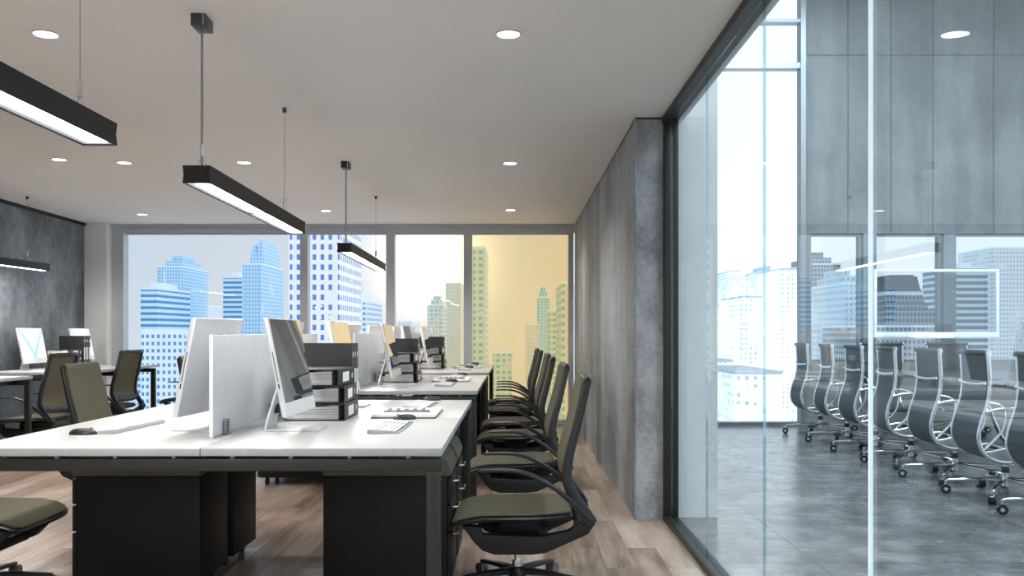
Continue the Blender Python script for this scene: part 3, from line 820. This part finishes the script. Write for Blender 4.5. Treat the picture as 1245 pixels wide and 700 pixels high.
for L, x, y, r, l in pds:
    p = make_pendant(L, l, .14 if L == 1.93 and y < 2 else .33); p.location = (x, y, CEIL); p.rotation_euler.z = r
    for c_ in (.25, .75):
        la = bpy.data.lights.new('pendant_lamp', 'AREA'); la.shape = 'RECTANGLE'; la.size = .055; la.size_y = L/2-.10; la.energy = 14; la.color = (1,.97,.93)
        lo = bpy.data.objects.new('pendant_lamp', la); C.objects.link(lo); lo.rotation_euler.z = r
        lo.location = (x+.014-math.sin(r)*L*c_, y+L*c_, CEIL-.63-.0735)
# ------------------------------------------------------------------ downlights
dl0 = thing('ceiling_downlight', (0,0,0), 0, 'x', 'downlight', 'round recessed downlights')
s = MB(); s.lathe([(.050,-.001),(.058,-.001),(.060,-.004),(.052,-.006),(.046,-.002)], k=32); s.out('trim_ring', M['ceiling_ring'], dl0)
s = MB(); s.lathe([(.0,-.002),(.049,-.002),(.049,-.004),(.0,-.004)], k=32); s.out('lens', M['lamp_glow'], dl0)
dls = [(-2.06,3.98,'downlight at the upper left, above the large pendant'),(-.025,3.98,'downlight at the top centre of the ceiling'),(-3.46,6.88,'leftmost downlight, over the left wall desks'),
       (-3.02,7.01,'downlight just right of the leftmost one'),(-2.09,7.0,'downlight seen beside the middle pendant'),(-.03,7.03,'middle one of the three downlights near the concrete wall'),
       (-4.15,10.1,'farthest left downlight, near the dark wall and window'),(-2.04,9.8,'downlight near the window head, between the two hung pendants'),(-.04,9.74,'farthest downlight, over the amber window')]
for i, (x,y,l) in enumerate(dls):
    o = dl0 if i == 0 else dup(dl0, (x,y,CEIL), 0, l)
    o.location = (x,y,CEIL); o['label'] = l
for x, y in [(x,y) for x,y,_ in dls] + [(-2.06,1.0),(-.03,1.0),(-4.1,3.98),(-4.1,1.0),(-2.06,-1.4),(-.03,-1.4),(-4.1,-1.4)]:  # positions after the downlights: added unseen fill lamps without fixtures
    la = bpy.data.lights.new('downlight_and_fill', 'SPOT'); la.energy = 68; la.spot_size = 2.5; la.spot_blend = .9; la.shadow_soft_size = .05; la.color = (1,.95,.88)
    lo = bpy.data.objects.new('downlight_and_fill', la); C.objects.link(lo); lo.location = (x,y,CEIL-.02)

for x, y, e in ((3.2,8.2,240),(6.5,6.5,300),(4.5,2.0,260)):  # added unseen fill lights that brighten the meeting room
    la = bpy.data.lights.new('added_fill_light', 'AREA'); la.shape = 'SQUARE'; la.size = 2.2; la.energy = e; la.color = (.88,.95,1)
    lo = bpy.data.objects.new('added_fill_light', la); C.objects.link(lo); lo.location = (x,y,5.5)
# ------------------------------------------------------------------ meeting room
mt = thing('conference_table', (4.62,7.3,0), 0, 'long dark conference table behind the glass partition', 'table')
s = MB(); s.box(-.72,.72,-2.5,2.5,.695,.725,.006); s.out('tabletop', M['table_dark'], mt)
for y in (-2.1, 0, 2.1):
    for sx in (-1,1):
        s = MB(); s.tube(smooth_pts([(sx*.18,y,.69),(sx*.22,y,.60),(sx*.42,y,.10),(sx*.50,y,.014)],4),.022,10); s.cyl((sx*.5,y,0),(sx*.5,y,.014),.035,14); s.out('leg', M['chrome'], mt)
    s = MB(); s.box(-.3,.3,y-.03,y+.03,.665,.695,.004); s.out('bracket', M['alu_dark'], mt)
def make_conf_chair():
    """faces +x"""
    t = thing('conference_chair', (0,0,0), 0, 'x', 'chair')
    pr_ = [(-.205,1.0),(-.200,.90),(-.195,.78),(-.210,.66),(-.250,.54),(-.268,.43),(-.240,.34),(-.16,.28),(-.04,.27),(.10,.30),(.19,.305),(.235,.28)]
    P = smooth_pts([(u,0,z) for u,z in pr_],3); w = .225
    m = MB(); rings = []
    for i,p in enumerate(P):
        tg = (P[min(i+1,len(P)-1)]-P[max(i-1,0)]).normalized(); n_ = Vector((tg.z,0,-tg.x))
        sg = .006*math.sin(i*2.1)
        a = p+n_*(.004+.001*sg); c_ = p-n_*.006
        rings.append([(a.x,-w,a.z),(a.x,w,a.z),(c_.x,w,c_.z),(c_.x,-w,c_.z)])
    m.quadstrip(rings); m.out('sling_seat', M['sling'], t)
    for s_ in (-1,1):
        m = MB(); m.sweep([(p.x,s_*(w+.008),p.z) for p in P], (.020,.028), 10, 2.4, up=(0,1,0)); m.out('side_rail', M['chrome'], t)
        m = MB(); ap = smooth_pts([(-.225,s_*(w+.03),.61),(-.12,s_*(w+.05),.635),(.04,s_*(w+.055),.628),(.11,s_*(w+.05),.58),(.09,s_*(w+.045),.43),(-.02,s_*(w+.035),.31),(-.05,s_*(w+.02),.28)],4)
        m.sweep(ap, (.026,.018), 10, 2.6, up=(0,1,0)); m.out('armrest', M['chrome'], t)
    m = MB(); m.cyl((-.207,-w-.02,1.005),(-.207,w+.02,1.005),.019,16); m.cyl((.237,-w-.02,.275),(.237,w+.02,.275),.017,16); m.out('end_roll', M['sling'], t)
    m = MB()
    for x,z in ((-.207,1.005),(.237,.275)):
        for s_ in (-1,1): m.cyl((x,s_*(w+.018),z),(x,s_*(w+.024),z),.020,16)
    m.out('roll_cap', M['chrome'], t)
    m = MB(); m.sweep([(-.222,-w,.80),(-.232,-w*.5,.79),(-.234,0,.787),(-.232,w*.5,.79),(-.222,w,.80)], (.022,.012), 8, 2.5, up=(0,0,1)); m.out('back_brace', M['chrome'], t)
    m = MB(); m.sweep([(-.10,-w,.272),(-.06,-.1,.25),(-.06,.1,.25),(-.10,w,.272)], (.05,.016), 8, 3, up=(1,0,0))
    m.sweep([(.10,-w,.292),(.05,-.1,.25),(.05,.1,.25),(.10,w,.292)], (.05,.016), 8, 3, up=(1,0,0)); m.box(-.08,.08,-.06,.06,.235,.262,.006); m.out('seat_bracket', M['alu_dark'], t)
    m = MB(); m.cyl((0,0,.10),(0,0,.24),.014,14); m.out('gas_column', M['chrome'], t)
    m = MB(); m.cyl((0,0,.17),(0,0,.21),.026,16); m.out('column_sleeve', M['black_plastic'], t)
    m = MB(); m.cyl((0,0,.075),(0,0,.175),.022,16)
    L = .375
    for k in range(5):
        a = math.radians(20+72*k); d = Vector((math.cos(a),math.sin(a),0))
        m.sweep([d*.012+Vector((0,0,.125)), d*.1+Vector((0,0,.118)), d*(L-.02)+Vector((0,0,.098)), d*L+Vector((0,0,.088)), d*L+Vector((0,0,.058))], [(.026,.030),(.024,.026),(.020,.018),(.019,.018),(.016,.016)], 8, 2.5, up=(-d.y,d.x,0))
    m.out('star_base', M['chrome'], t)
    for k in range(5):
        a = math.radians(20+72*k); d = Vector((math.cos(a),math.sin(a),0)); n_ = Vector((-d.y,d.x,0)); p = d*L+Vector((0,0,.034))
        m = MB(); m.cyl(p-n_*.024,p+n_*.024,.033,16); cs = m.out('caster', M['black_plastic'], t)
        m = MB(); m.cyl(p-n_*.026,p+n_*.026,.013,12); m.sweep([p-d*.0+Vector((0,0,.032)),p+d*.022+Vector((0,0,.022)),p+d*.03+Vector((0,0,.004))],(.036,.004),8,3,up=(-d.y,d.x,0)); m.out('caster_hood', M['chrome'], cs)
    return t
cc = make_conf_chair()
cpos = [10.1,9.3,8.56,7.8,7.02,6.3,5.56]
cn = ['farthest chrome and charcoal conference chair, beside the bright window','second farthest conference chair behind the glass','third farthest conference chair behind the glass',
      'middle one of the seven chrome conference chairs behind the glass','third nearest conference chair behind the glass','second nearest conference chair behind the glass','conference chair cut off by the right frame edge']
for i, y in enumerate(cpos):
    o = cc if i == 0 else dup(cc, (3.42,y,0), 0)
    o.location = (3.42,y,0); o.rotation_euler.z = (-.06,-.09,-.05,-.1,-.07,-.1,-.06)[i]; o['label'] = cn[i]; o['group'] = 'conference chairs along the near side of the table'
for x, l in ((4.27,'conference chair at the far head of the table, left one'),(5.02,'conference chair at the far head of the table, right one')):
    dup(cc, (x,10.3,0), -PI/2, l, 'conference chairs at the head of the table')
# white frame overlaid in the glass, built as a board before the added windows
wd = thing('overlay_board', (wx(1062,YW-.1),YW-.1,wz(410,YW-.1)), 0, 'wide white frame overlaid in the glass, built as a board before the added windows', 'board')
W_, H_ = wx(1212,YW)-wx(1062,YW), wz(328,YW)-wz(410,YW)
s = MB(); t_ = .032
s.box(0,W_,-.03,0,0,t_*2,.004); s.box(0,W_,-.03,0,H_-t_,H_,.004); s.box(0,t_,-.03,0,t_*2,H_-t_,.004); s.box(W_-t_,W_,-.03,0,t_*2,H_-t_,.004)
s.box(W_*.3,W_*.62,-.10,-.02,-.012,.012,.004)
s.out('frame', emis('board_frame_glow', (.82,.87,.90), .12), wd)  # frame brightened by a faint glow of its own
s = MB(); s.quadstrip([[(t_,-.015,t_*2),(W_-t_,-.015,t_*2)],[(t_,-.015,H_-t_),(W_-t_,-.015,H_-t_)]], closed=False, smooth=False)
s.out('glass_sheet', glass('board_glass', .02, .05, (.80,.86,.89)), wd)
s = MB()
for x in (.3, W_-.3): s.cyl((x,0,H_*.9),(x,.098,H_*.9),.015,12); s.cyl((x,0,H_*.02),(x,.098,H_*.02),.015,12)
for x in ():
    pass
s.b.free()
for x in (.3, W_-.3):
    for z in (H_-.015, .03):
        s = MB(); s.cyl((x,0,z),(x,.1,z),.012,12); s.out('wall_bracket', M['alu_dark'], wd)

# ------------------------------------------------------------------ the city outside
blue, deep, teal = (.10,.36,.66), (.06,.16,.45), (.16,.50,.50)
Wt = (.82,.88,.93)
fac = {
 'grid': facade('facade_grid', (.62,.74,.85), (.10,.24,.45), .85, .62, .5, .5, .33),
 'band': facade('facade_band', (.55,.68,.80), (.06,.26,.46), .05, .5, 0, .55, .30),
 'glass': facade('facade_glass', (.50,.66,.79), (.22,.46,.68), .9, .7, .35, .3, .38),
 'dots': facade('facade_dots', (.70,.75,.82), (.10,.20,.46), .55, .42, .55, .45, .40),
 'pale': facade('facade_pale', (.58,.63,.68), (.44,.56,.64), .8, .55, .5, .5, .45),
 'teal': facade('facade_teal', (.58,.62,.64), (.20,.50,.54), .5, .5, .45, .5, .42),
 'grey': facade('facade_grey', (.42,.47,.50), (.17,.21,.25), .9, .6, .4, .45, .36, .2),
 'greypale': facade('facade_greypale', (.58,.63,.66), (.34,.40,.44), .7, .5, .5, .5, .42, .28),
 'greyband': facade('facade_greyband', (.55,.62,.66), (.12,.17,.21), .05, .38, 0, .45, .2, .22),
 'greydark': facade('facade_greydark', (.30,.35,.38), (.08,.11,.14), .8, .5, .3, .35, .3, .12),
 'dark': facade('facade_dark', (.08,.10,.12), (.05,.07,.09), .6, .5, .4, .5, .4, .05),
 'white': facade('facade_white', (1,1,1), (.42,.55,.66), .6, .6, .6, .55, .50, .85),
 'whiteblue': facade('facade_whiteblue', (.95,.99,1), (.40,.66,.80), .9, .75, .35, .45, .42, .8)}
def building(px0, px1, py, D, style, label, crown=None, depth=24, z0=-80):
    D = D*3
    x0, x1, zt = wx(px0,D), wx(px1,D), wz(py,D); cx = (x0+x1)/2; w = (x1-x0)/2
    t = thing('tower_building', (cx, D, z0), 0, label, 'building', 'city towers outside the windows')
    hh = zt-z0; m = fac[style]
    b = MB(); b.box(-w,w,0,depth,0,hh)
    # corner piers and a roof parapet give the block some relief
    b.box(-w-.1,-w+.1*w,-.3,.3,0,hh); b.box(w-.1*w,w+.1,-.3,.3,0,hh)
    b.out('tower_block', m, t)
    b = MB(); b.box(-w-.15,w+.15,-.2,depth+.2,hh,hh+.5); b.out('parapet', fac_plain, t)
    z = hh+.5
    if crown == 'step':
        b = MB(); b.box(-w*.7,w*.7,3,depth-3,z,z+1.8); b.box(-w*.4,w*.4,6,depth-6,z+1.8,z+3.6); b.out('crown', m, t)
    if crown == 'plant':
        b = MB(); b.box(-w*.5,w*.3,3,depth-6,z,z+1.6); b.cyl((w*.2,9,z),(w*.2,9,z+5),.2,8); b.out('roof_plant', fac_plain, t)
    if crown == 'spire':
        b = MB(); b.prism([(-w*.7,z-.1),(w*.3,z-.1),(-w*.0,z+5.5),(-w*.3,z+4.2)],'y',3,depth-3); b.prism([(w*.25,z-.1),(w,z-.1),(w*.7,z+6),(w*.35,z+7.5)],'y',3,depth-3); b.out('spire', fac['glass'], t)
    return t
fac_plain = plain('roof_concrete_glow', (.55,.63,.70), .8)
fac_plain.node_tree.nodes['Principled BSDF'].inputs['Emission Color'].default_value = (.7,.8,.88,1); fac_plain.node_tree.nodes['Principled BSDF'].inputs['Emission Strength'].default_value = .4  # roof daylight likewise put in as a glow
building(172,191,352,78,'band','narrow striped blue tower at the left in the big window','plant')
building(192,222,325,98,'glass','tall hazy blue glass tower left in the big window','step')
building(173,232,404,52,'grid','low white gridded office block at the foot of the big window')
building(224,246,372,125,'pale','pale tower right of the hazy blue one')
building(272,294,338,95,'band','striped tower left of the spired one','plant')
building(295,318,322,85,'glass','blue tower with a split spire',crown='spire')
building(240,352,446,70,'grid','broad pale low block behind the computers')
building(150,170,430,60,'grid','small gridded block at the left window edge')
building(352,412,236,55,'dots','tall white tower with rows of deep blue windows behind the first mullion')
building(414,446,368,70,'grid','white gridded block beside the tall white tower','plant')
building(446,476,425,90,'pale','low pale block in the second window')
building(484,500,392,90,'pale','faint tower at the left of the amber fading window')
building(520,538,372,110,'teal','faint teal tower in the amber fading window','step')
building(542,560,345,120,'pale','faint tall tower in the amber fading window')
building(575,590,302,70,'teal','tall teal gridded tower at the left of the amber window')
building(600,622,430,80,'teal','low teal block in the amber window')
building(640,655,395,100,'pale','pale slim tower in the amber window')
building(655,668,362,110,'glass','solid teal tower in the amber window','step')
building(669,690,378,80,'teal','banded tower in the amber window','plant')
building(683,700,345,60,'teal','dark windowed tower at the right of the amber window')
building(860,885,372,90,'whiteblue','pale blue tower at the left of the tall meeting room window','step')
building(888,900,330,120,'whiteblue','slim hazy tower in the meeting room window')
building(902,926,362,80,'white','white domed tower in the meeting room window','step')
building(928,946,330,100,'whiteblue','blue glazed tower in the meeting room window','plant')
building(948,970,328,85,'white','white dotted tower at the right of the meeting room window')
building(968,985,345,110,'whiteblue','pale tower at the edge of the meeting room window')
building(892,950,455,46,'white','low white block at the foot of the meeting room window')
building(984,1021,322,85,'grey','grey twin slab tower of the reflected skyline, in the first added window','step')  # from here on: skyline reflections in the glass, built as added towers
building(1026,1053,346,70,'greypale','stepped pale grey tower of the reflected skyline, beside the first added mullion','step')
building(1104,1146,352,120,'greypale','hazy tower of the reflected skyline behind the dark pyramid topped one')
building(1163,1200,326,96,'greyband','tall grey banded tower of the reflected skyline, in the third added window','plant')
building(1206,1250,302,106,'greypale','large pale tower of the reflected skyline at the right frame edge')
building(1050,1160,398,60,'grey','low grey block of the reflected skyline under the pyramid topped tower')
building(940,1300,440,140,'greypale','long pale row of low blocks of the reflected skyline behind the conference chairs')
D_ = 240; pt = thing('pyramid_tower', (wx(1105,D_), D_, -80), 0, 'dark tower of the reflected skyline with a tapered top and a bright colonnade', 'building', 'city towers outside the windows')  # part of the skyline reflection, built as an added tower
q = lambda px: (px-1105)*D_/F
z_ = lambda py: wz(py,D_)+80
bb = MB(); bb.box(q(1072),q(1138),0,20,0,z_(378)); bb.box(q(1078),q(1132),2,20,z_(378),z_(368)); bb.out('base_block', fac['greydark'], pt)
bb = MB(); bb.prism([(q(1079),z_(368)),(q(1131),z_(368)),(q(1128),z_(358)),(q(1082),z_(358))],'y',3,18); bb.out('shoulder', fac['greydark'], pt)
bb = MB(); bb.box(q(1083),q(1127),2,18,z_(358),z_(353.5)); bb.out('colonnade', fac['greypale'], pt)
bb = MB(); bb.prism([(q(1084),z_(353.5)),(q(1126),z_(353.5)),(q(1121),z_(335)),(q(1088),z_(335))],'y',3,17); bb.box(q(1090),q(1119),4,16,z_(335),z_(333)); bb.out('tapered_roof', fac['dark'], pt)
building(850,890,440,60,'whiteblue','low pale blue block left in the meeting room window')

# ------------------------------------------------------------------ sky
wd_ = bpy.data.worlds.new('sky'); bpy.context.scene.world = wd_; wd_.use_nodes = True; n = wd_.node_tree
bg = n.nodes['Background']
t = N(n,'ShaderNodeTexCoord'); s_ = N(n,'ShaderNodeSeparateXYZ'); n.links.new(t.outputs['Generated'], s_.inputs[0])
col = ramp(n, math_n(n,'ADD', math_n(n,'MULTIPLY', s_.outputs[2], 1.6), .5), [(0,(.74,.80,.86)),(.5,(.76,.82,.88)),(.62,(.73,.79,.86)),(1,(.62,.69,.78))])
az = math_n(n,'ARCTAN2', s_.outputs[0], s_.outputs[1])
br = ramp(n, math_n(n,'ADD', math_n(n,'MULTIPLY', az, 1.0), .5), [(.30,(.95,)*3),(.58,(1.04,)*3),(.68,(1.0,)*3),(1,(1.0,)*3)])
hz = ramp(n, math_n(n,'ADD', az, .5), [(.60,(0,)*3),(.70,(1,)*3),(.80,(1,)*3),(.83,(.4,)*3),(1,(.35,)*3)])
mul = N(n,'ShaderNodeMix', data_type='RGBA', blend_type='MULTIPLY'); mul.inputs['Factor'].default_value = 1
n.links.new(col, mul.inputs['A']); n.links.new(br, mul.inputs['B'])
# veiled sun glow
d = Vector((-100,1100,88)).normalized()
dot = N(n,'ShaderNodeVectorMath', operation='DOT_PRODUCT'); nrm = N(n,'ShaderNodeVectorMath', operation='NORMALIZE'); n.links.new(t.outputs['Generated'], nrm.inputs[0])
n.links.new(nrm.outputs[0], dot.inputs[0]); dot.inputs[1].default_value = d
g = math_n(n,'POWER', math_n(n,'MAXIMUM', dot.outputs['Value'], 0.0), 700.0)
add = N(n,'ShaderNodeMix', data_type='RGBA', blend_type='ADD'); add.inputs['Factor'].default_value = 1
cg = N(n,'ShaderNodeCombineColor'); 
for i, k_ in enumerate((1.3,1.25,1.2)): n.links.new(math_n(n,'MULTIPLY', g, k_), cg.inputs[i])
hzm = N(n,'ShaderNodeMix', data_type='RGBA', blend_type='ADD'); n.links.new(hz, hzm.inputs['Factor']); hzm.inputs['B'].default_value = (.95,.9,.88,1)
n.links.new(mul.outputs['Result'], hzm.inputs['A']); n.links.new(hzm.outputs['Result'], add.inputs['A']); n.links.new(cg.outputs[0], add.inputs['B'])
n.links.new(add.outputs['Result'], bg.inputs[0]); bg.inputs[1].default_value = 1.0

# ------------------------------------------------------------------ camera
cam = bpy.data.cameras.new('camera'); co = bpy.data.objects.new('camera', cam); C.objects.link(co)
co.location = (0,0,H); co.rotation_euler = (PI/2,0,0)
cam.sensor_fit = 'HORIZONTAL'; cam.sensor_width = 36; cam.lens = F/1245*36
cam.shift_x = (622.5-CX)/1245; cam.shift_y = (CY-350)/1245
cam.clip_end = 1500
bpy.context.scene.camera = co
vs = bpy.context.scene.view_settings
vs.view_transform = 'Standard'; vs.look = 'None'; vs.exposure = 0; vs.gamma = 1
